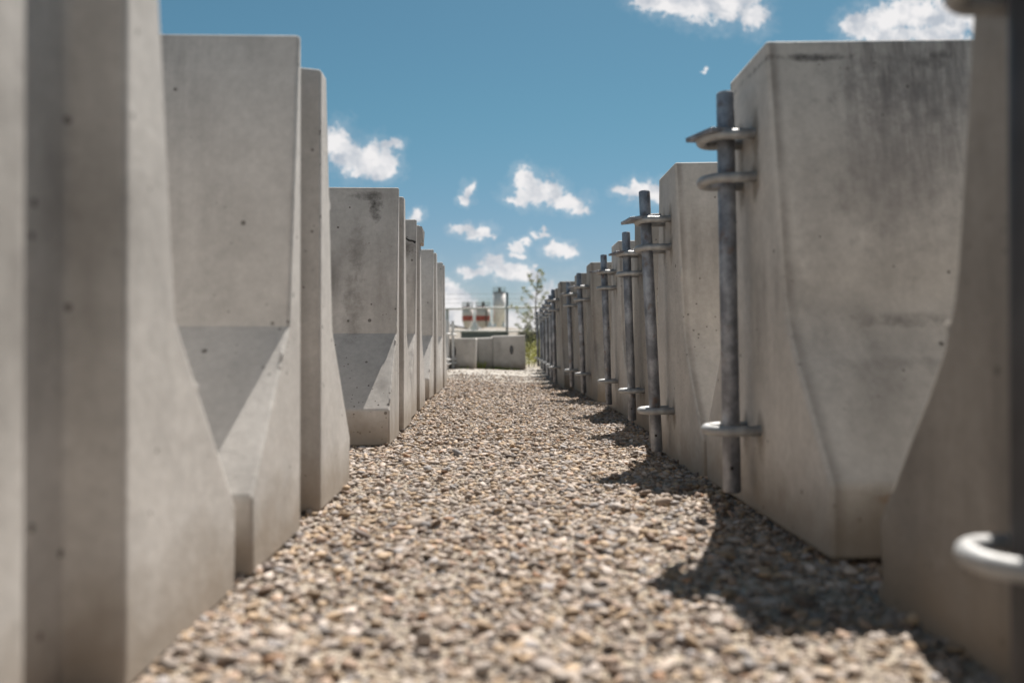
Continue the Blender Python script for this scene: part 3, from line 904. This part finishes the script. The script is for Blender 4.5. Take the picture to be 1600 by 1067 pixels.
# ------------------------------------------------------------------ weeds
M_GRASS = simple('weed_green', (0.24, 0.28, 0.06), 0.7, 0, 0.35, 3)
M_WEED = simple('yellow_weed', (0.34, 0.34, 0.09), 0.7, 0, 0.4, 5)
M_LEAF = simple('sapling_leaf', (0.36, 0.37, 0.22), 0.65, 0, 0.35, 3)
M_BUSH = simple('dark_bush_leaf', (0.045, 0.055, 0.022), 0.7, 0, 0.4, 2)
M_BUSH2 = simple('olive_bush_leaf', (0.13, 0.12, 0.045), 0.7, 0, 0.4, 2)
M_BARK = simple('bark', (0.10, 0.085, 0.07), 0.9, 0, 0.3, 20)


def tuft(name, lab, loc, n, h, spread, mat, group, sy=0.6):
    mb = MB()
    for _ in range(n):
        a = random.uniform(0, 2 * math.pi); d = spread * random.random() ** 0.7
        x, y = d * math.cos(a), d * math.sin(a) * 0.6
        hh = h * random.uniform(0.45, 1.1); lean = random.uniform(0.1, 0.7) * hh; la = random.uniform(0, 2 * math.pi)
        w = random.uniform(0.003, 0.007)
        px, py = -math.sin(la) * w, math.cos(la) * w
        prev = None
        for k in range(5):
            t = k / 4
            cx = x + math.cos(la) * lean * t * t; cy = y + math.sin(la) * lean * t * t; cz = hh * (t - 0.25 * t * t)
            ww = 1 - t * 0.92
            cur = (mb.bm.verts.new((cx - px * ww, cy - py * ww, cz)), mb.bm.verts.new((cx + px * ww, cy + py * ww, cz)))
            if prev: mb.bm.faces.new((prev[0], prev[1], cur[1], cur[0]))
            prev = cur
    o = mb.build(name, mat, None, loc)
    tag(o, lab, 'weed', group)
    return o


tuft('grass_tuft', 'tall green grass tuft in the dark corner between the left and middle blocks', (-0.225, 10.05, 0.0), 70, 0.17, 0.06, M_GRASS, 'grass tufts at the foot of the blocks')
tuft('grass_tuft', 'small grass tuft at the foot of the left block under its slot', (-0.42, 9.83, 0.0), 26, 0.10, 0.10, M_GRASS, 'grass tufts at the foot of the blocks')
tuft('grass_tuft', 'low grass along the foot of the stained middle block', (-0.06, 10.12, 0.0), 90, 0.07, 0.12, M_GRASS, 'grass tufts at the foot of the blocks')
tuft('grass_tuft', 'low yellow-green grass at the foot of the largest right block', (0.12, 10.12, 0.0), 110, 0.05, 0.15, M_WEED, 'grass tufts at the foot of the blocks')


def leaf_cloud(mb, centre, rad, n, size):
    for _ in range(n):
        while True:
            p = Vector((random.uniform(-1, 1), random.uniform(-1, 1), random.uniform(-1, 1)))
            if p.length < 1: break
        p = Vector((p.x * rad[0], p.y * rad[1], p.z * rad[2])) + Vector(centre)
        s = size * random.uniform(0.5, 1.3)
        a = Vector((random.gauss(0, 1), random.gauss(0, 1), random.gauss(0, 1))).normalized()
        b_ = a.cross(Vector((random.gauss(0, 1), random.gauss(0, 1), random.gauss(0, 1)))).normalized()
        mb.bm.faces.new([mb.bm.verts.new(q) for q in (p - a * s, p + b_ * s * 0.42, p + a * s, p - b_ * s * 0.42)])


def bush(name, lab, loc, lobes, mat, n, size, cat='bush', group=None):
    root = empty(name, loc)
    tag(root, lab, cat, group)
    mb = MB()
    for (c, r) in lobes:
        k = max(3, int(n * r[0] * r[2]))
        for _ in range(7):
            cc = (c[0] + random.uniform(-0.55, 0.55) * r[0], c[1] + random.uniform(-0.5, 0.5) * r[1], c[2] + random.uniform(-0.5, 0.6) * r[2])
            leaf_cloud(mb, cc, [q * random.uniform(0.3, 0.6) for q in r], k // 7, size)
        MB().tube([(c[0] * 0.6, c[1], 0), (c[0], c[1], c[2])], [0.02 * r[0] + 0.004, 0.005 * r[0] + 0.002], 6).build('stem', M_BARK, root)
    o = mb.mesh('foliage', recalc=False)
    link('foliage', o, mat, root)
    return root


# waist-high yellow-green weeds right of the blocks
for k, (x, y, w, h, lab) in enumerate([
        (0.43, 11.6, 0.26, 0.42, 'yellow-green weed clump right beside the largest block'),
        (0.70, 12.4, 0.34, 0.52, 'tall weed clump behind the farthest pins of the right row'),
        (0.55, 14.5, 0.40, 0.60, 'pale weed clump furthest back right of the blocks')]):
    bush('weed_clump', lab, (x, y, 0), [((0, 0, h * 0.45), (w, w * 0.6, h * 0.5)), ((w * 0.5, 0.1, h * 0.35), (w * 0.7, w * 0.5, h * 0.4)), ((-w * 0.35, -0.05, h * 0.3), (w * 0.6, w * 0.5, h * 0.32))],
         M_WEED, 9000, 0.016, 'weed', 'weeds right of the blocks')

# ------------------------------------------------------------------ fence
M_GALV = simple('fence_galvanised', (0.42, 0.43, 0.43), 0.5, 0.4, 0.1, 5)
M_POST = simple('fence_dark_post', (0.05, 0.06, 0.06), 0.6, 0.2, 0.2, 5)
FY = 30.0
fence = empty('chain_link_fence', (0, FY, 0))
tag(fence, 'chain-link fence with thin top rail and barbed strands behind the blocks', 'fence')


def rail_z(x, base, slope=0.012): return base + slope * x


for nm, zb, r in (('top_rail', 1.73, 0.037), ('middle_rail', 0.855, 0.028)):
    MB().tube([(-6, 0, rail_z(-6, zb, 0.02 if zb > 1 else 0.0)), (12, 0, rail_z(12, zb, 0.02 if zb > 1 else 0.0))], r, 8).build(nm, M_GALV, fence)
for (x, h, r, m) in ((0.30, 2.32, 0.040, M_POST), (-1.96, 1.72, 0.065, M_GALV), (3.6, 2.32, 0.040, M_POST), (7.0, 2.32, 0.040, M_POST), (-5.2, 2.32, 0.04, M_POST)):
    MB().tube([(x, 0.05, -0.05), (x, 0.05, h)], r, 10).build('post', m, fence)
for zb in (1.92, 2.08, 2.26):
    MB().tube([(-6, 0.04, zb - 0.03), (-1, 0.04, zb - 0.01), (0.3, 0.04, zb), (3.6, 0.04, zb + 0.01), (12, 0.04, zb + 0.05)], 0.0042, 4).build('barbed_strand', M_POST, fence)
mb = MB()
x = -6.0
while x < 8:
    mb.tube([(x, 0, 0.0), (x + 1.73, 0, 1.73)], 0.0016, 3, caps=False)
    mb.tube([(x + 1.73, 0.004, 0.0), (x, 0.004, 1.73)], 0.0016, 3, caps=False)
    x += 0.075
mb.build('wire_mesh', M_GALV, fence)

# ------------------------------------------------------------------ far plant: silos, sheds, banks
M_SILO_W = simple('silo_white', (0.66, 0.60, 0.58), 0.6, 0.0, 0.12, 0.8)
M_SILO_G = simple('silo_grey', (0.80, 0.75, 0.74), 0.6, 0.0, 0.15, 0.9)
M_RED = simple('silo_red', (0.40, 0.045, 0.025), 0.6, 0, 0.2, 1)
M_RIM = simple('silo_rim', (0.07, 0.05, 0.045), 0.7, 0, 0.2, 1)
M_TEAL = simple('rail_teal', (0.25, 0.33, 0.32), 0.6, 0, 0.2, 1)
M_WHITE = simple('white_paint', (0.85, 0.84, 0.84), 0.6, 0, 0.06, 1)
SY = 160.0


def sx(px, y): return (px - 780) / 1244 * y
def sz(py, y): return EYE + (540 - py) / 1244 * y


def cylinder(mb, r0, z0, r1, z1, n=40): mb.tube([(0, 0, z0), (0, 0, z1)], [r0, r1], n)


def silo(name, lab, px, wpx, top, cyl_bot, cone_bot, band=None, rails=True, y=SY, body=M_SILO_W, tower=0.8):
    root = empty(name, (sx(px, y), y, 0))
    tag(root, lab, 'silo', 'silos of the plant behind the fence')
    r = wpx / 2 / 1244 * y
    zt, zb, zc = sz(top, y), sz(cyl_bot, y), sz(cone_bot, y)
    mb = MB(); cylinder(mb, r, zb, r, zt); me = mb.mesh('shell', False)
    for p in me.polygons: p.use_smooth = abs(p.normal.z) < 0.5
    link('shell', me, body, root)
    mb = MB(); cylinder(mb, r * 0.28, zc, r, zb - 0.002); mb.build('hopper', body, root)
    if band:
        b0, b1 = sz(band[1], y), sz(band[0], y)
        mb = MB(); cylinder(mb, r * 1.012, b0, r * 1.012, b1); mb.build('painted_band', M_RED, root)
        mb = MB(); cylinder(mb, r * 1.02, zt - 0.36, r * 1.02, zt - 0.02); mb.build('top_band', M_RED, root)
    mb = MB(); cylinder(mb, r * 1.05, zt - 0.005, r * 1.05, zt + 0.14); mb.build('roof_rim', M_RIM, root)
    mb = MB()
    n = 12
    for z in (0.55, 1.05):
        mb.tube([(r * math.cos(2 * math.pi * k / n), r * math.sin(2 * math.pi * k / n), zt + z) for k in range(n + 1)], 0.035, 5)
    for k in range(n):
        a = 2 * math.pi * k / n
        mb.tube([(r * math.cos(a), r * math.sin(a), zt), (r * math.cos(a), r * math.sin(a), zt + 1.08)], 0.035, 5)
    mb.build('guard_rail', M_TEAL, root)
    mb = MB(); mb.box((r * 0.05, 0, zt + 0.45), (r * tower * 0.6, r * 0.6, 0.75)); mb.box((r * 0.05, 0, zt + 0.9), (r * tower * 0.4, r * 0.4, 0.4)); mb.build('filter_unit', M_RIM, root)
    for k in range(4):
        a = math.pi / 4 + k * math.pi / 2
        MB().tube([(r * 0.98 * math.cos(a), r * 0.98 * math.sin(a), 0), (r * 0.9 * math.cos(a), r * 0.9 * math.sin(a), zb)], 0.10, 8).build('leg', body, root)
    return root


silo('striped_silo', 'left red and white striped silo, slightly smaller, behind the fence', 730.5, 16.5, 480.5, 503, 513, (493.5, 501.5))
s2 = silo('striped_silo', 'right red and white striped silo, next to the tall grey one', 754.5, 22, 480, 503, 514, (493.5, 501.5))
MB().tube([(0.75, -1.42, sz(514, SY)), (0.75, -1.42, sz(480, SY))], 0.12, 8).build('ladder_duct', M_RIM, s2)
silo('tall_silo', 'tall plain grey silo with railed top, right of the striped silos', 780, 19, 457.5, 505, 515, None, body=M_SILO_G)
# pale feed pipe with cone foot between the striped silos, and pale hoppers
root = empty('feed_pipe', (sx(741.3, SY - 1), SY - 1, 0)); tag(root, 'thin white vertical pipe on a flared foot between the two striped silos', 'pipe')
MB().tube([(0, 0, sz(508, SY)), (0, 0, sz(484, SY))], 0.15, 10).build('pipe', M_WHITE, root)
MB().tube([(0, 0, sz(517, SY)), (0, 0, sz(508, SY)), (0, 0, sz(502, SY))], [0.75, 0.55, 0.15], 16).build('flared_foot', M_WHITE, root)
for px, w, t, lab in ((765.5, 8, 504, 'white cone-shaped hopper between the right striped silo and the grey silo'), (773, 6, 506, 'small white cone hopper in front of the foot of the grey silo'), (787, 7, 504, 'white cone hopper at the right foot of the grey silo')):
    root = empty('cone_hopper', (sx(px, SY - 4), SY - 4, 0)); tag(root, lab, 'hopper', 'white cone hoppers at the foot of the silos')
    r = w / 2 / 1244 * SY
    MB().tube([(0, 0, sz(518, SY)), (0, 0, sz(511, SY)), (0, 0, sz(t, SY))], [r * 1.2, r, r * 0.25], 16).build('cone', M_WHITE, root)
    MB().tube([(0, 0, sz(t, SY)), (0, 0, sz(t - 4, SY))], 0.1, 8).build('inlet', M_WHITE, root)

# brown-roofed shed left, teal-grey container, long pale bank
M_ROOF = simple('brown_roof', (0.10, 0.075, 0.06), 0.85, 0, 0.2, 1)
M_SHED = simple('shed_wall', (0.30, 0.27, 0.24), 0.85, 0, 0.15, 1)
M_CONT = simple('dull_teal_metal', (0.085, 0.105, 0.105), 0.6, 0.1, 0.2, 1)
M_BANK = simple('pale_bank', (0.25, 0.22, 0.19), 0.95, 0, 0.3, 0.35)
y = 120
root = empty('shed', (sx(712, y), y, 0)); tag(root, 'low shed with a brown sloping roof, left of the striped silos', 'shed')
MB().box((0, 0, 1.45), (3.6, 5, 2.9)).build('wall', M_SHED, root)
mb = MB()
w = 2.1
z0, z1 = 2.9, 3.75
for (a, b_) in ((-1, 0),):
    mb.poly([(-w, -2.8, z1), (w * 0.9, -2.8, z0), (w * 0.9, 2.8, z0), (-w, 2.8, z1)])
    mb.poly([(-w, -2.8, z1 - 0.3), (w * 0.9, -2.8, z0 - 0.25), (w * 0.9, 2.8, z0 - 0.25), (-w, 2.8, z1 - 0.3)])
    mb.poly([(-w, -2.8, z1), (w * 0.9, -2.8, z0), (w * 0.9, -2.8, z0 - 0.25), (-w, -2.8, z1 - 0.3)])
    mb.poly([(-w, -2.8, z1), (-w, 2.8, z1), (-w, 2.8, z1 - 0.3), (-w, -2.8, z1 - 0.3)])
    mb.poly([(w * 0.9, -2.8, z0), (w * 0.9, 2.8, z0), (w * 0.9, 2.8, z0 - 0.25), (w * 0.9, -2.8, z0 - 0.25)])
mb.build('roof', M_ROOF, root)


def bank(name, lab, x0, x1, y, depth, h, mat, kind=None, cat='bank', rough=0.12, seed=1):
    r = random.Random(seed)
    n = 90; mb = MB(); rows = []
    for j, (dy, hh) in enumerate(((0, -0.1), (depth * 0.35, 0.75), (depth * 0.5, 1.0), (depth * 0.7, 0.9), (depth, -0.1))):
        row = []
        for i in range(n + 1):
            x = x0 + (x1 - x0) * i / n
            e = min(1, 6 * min(i, n - i) / n)
            row.append(mb.bm.verts.new((x, y + dy + r.uniform(-0.1, 0.1) * depth * 0.3, max(-0.1, h * hh * e * (1 + r.uniform(-rough, rough)) if hh > 0 else -0.1))))
        rows.append(row)
    for a, b_ in zip(rows, rows[1:]):
        for i in range(n): mb.bm.faces.new((a[i], a[i + 1], b_[i + 1], b_[i]))
    o = mb.build(name, mat, smooth=True)
    if kind: tag(o, kind=kind)
    else: tag(o, lab, cat)
    return o


bank('embankment', '', -40, 60, 62, 9, sz(514.5, 66), M_BANK, kind='structure')
root = empty('container', (sx(758, 40), 40, 0)); tag(root, 'long dull teal shipping container low behind the blocks', 'container')
cw = 72 / 1244 * 40
mb = MB(); mb.box((0, 0, 0.50), (cw, 2.4, 1.0)); mb.build('body', M_CONT, root)
mb = MB()
k = -cw / 2 + 0.06
while k < cw / 2 - 0.03:
    mb.box((k, -1.215, 0.5), (0.05, 0.026, 0.84)); k += 0.12
mb.build('corrugation', M_CONT, root)
mb = MB()
for zz in (0.03, 0.97): mb.box((0, -1.235, zz), (cw + 0.02, 0.06, 0.06))
mb.build('rail_frame', M_CONT, root)

# ------------------------------------------------------------------ trees and bushes right of the aisle end
bush('dark_bush', 'dense dark bush between the middle rail and the weeds, nearest the pins', (1.50, 33, 0), [((0, 0, 0.55), (0.8, 0.6, 0.55)), ((0.9, 0, 0.5), (0.8, 0.6, 0.55)), ((-0.5, 0.2, 0.35), (0.4, 0.4, 0.35))], M_BUSH, 4200, 0.05, group='bushes behind the fence')
bush('olive_bush', 'olive bush rising above the middle rail below the sapling', (1.9, 44, 0), [((0, 0, 0.9), (0.75, 0.6, 0.75)), ((0.9, 0, 1.0), (0.8, 0.6, 0.7)), ((-0.7, 0, 0.6), (0.4, 0.5, 0.5))], M_BUSH2, 3000, 0.055, group='bushes behind the fence')
bush('dark_bush', 'wide dark bush far behind the right row', (5.5, 50, 0), [((k * 1.0, 0, 0.9), (1.0, 0.8, 0.8)) for k in range(-2, 4)], M_BUSH, 1600, 0.07, group='bushes behind the fence')


def sapling(loc, lab):
    root = empty('sapling', loc)
    tag(root, lab, 'tree')
    tr = MB()
    trunk = [(0.0, 0, 0), (0.03, 0, 0.8), (-0.02, 0.02, 1.5), (0.02, 0, 2.2), (0.08, 0, 2.8), (0.06, 0, 3.15)]
    tr.tube(trunk, [0.035, 0.03, 0.026, 0.02, 0.013, 0.006], 8)
    lf = MB(); br = MB()
    tw = [((0.0, 0, 0.9), (-0.55, 0.1, 1.35)), ((0, 0, 1.15), (-0.85, -0.1, 1.75)), ((0, 0, 1.4), (-0.5, 0.2, 2.05)), ((0, 0, 1.6), (0.35, 0.1, 2.25)), ((0, 0, 1.0), (0.5, 0.1, 1.5)),
          ((0, 0, 1.9), (-0.45, 0, 2.45)), ((0, 0, 2.1), (0.28, 0, 2.75)), ((0, 0, 0.7), (-0.7, 0.1, 1.05)), ((0.02, 0, 2.3), (-0.22, 0, 2.85)), ((0.05, 0, 2.5), (0.22, 0, 3.1)), ((0, 0, 0.6), (0.4, 0.1, 1.0)), ((0, 0, 1.3), (-0.35, -0.2, 1.5))]
    for a, b_ in tw:
        a, b_ = Vector(a), Vector(b_)
        mid = (a + b_) / 2 + Vector((0, 0, -0.05))
        br.tube([a, mid, b_], [0.013, 0.009, 0.003], 5)
        for _ in range(14):
            t = random.uniform(0.3, 1.08)
            c = a.lerp(b_, t) + Vector((random.gauss(0, 0.05), random.gauss(0, 0.06), random.gauss(0, 0.05)))
            leaf_cloud(lf, c, (0.07, 0.07, 0.06), random.randint(14, 32), 0.028)
    for _ in range(14):
        t = random.uniform(2.0, 3.2)
        leaf_cloud(lf, (0.06 + random.gauss(0, 0.05), 0, t), (0.06, 0.06, 0.08), 18, 0.024)
    tr.build('trunk', M_BARK, root); br.build('branches', M_BARK, root)
    link('foliage', lf.mesh('foliage', recalc=False), M_LEAF, root)
    return root


sapling((1.36, 29.5, 0), 'thin young tree with sparse leaves rising above the fence beside the right row')
# wooded skyline far away
root = bank('far_hill', '', -500, 500, 420, 60, 4.0, simple('far_wood', (0.05, 0.065, 0.035), 0.9, 0, 0.3, 0.1), kind='structure', rough=0.3, seed=5)
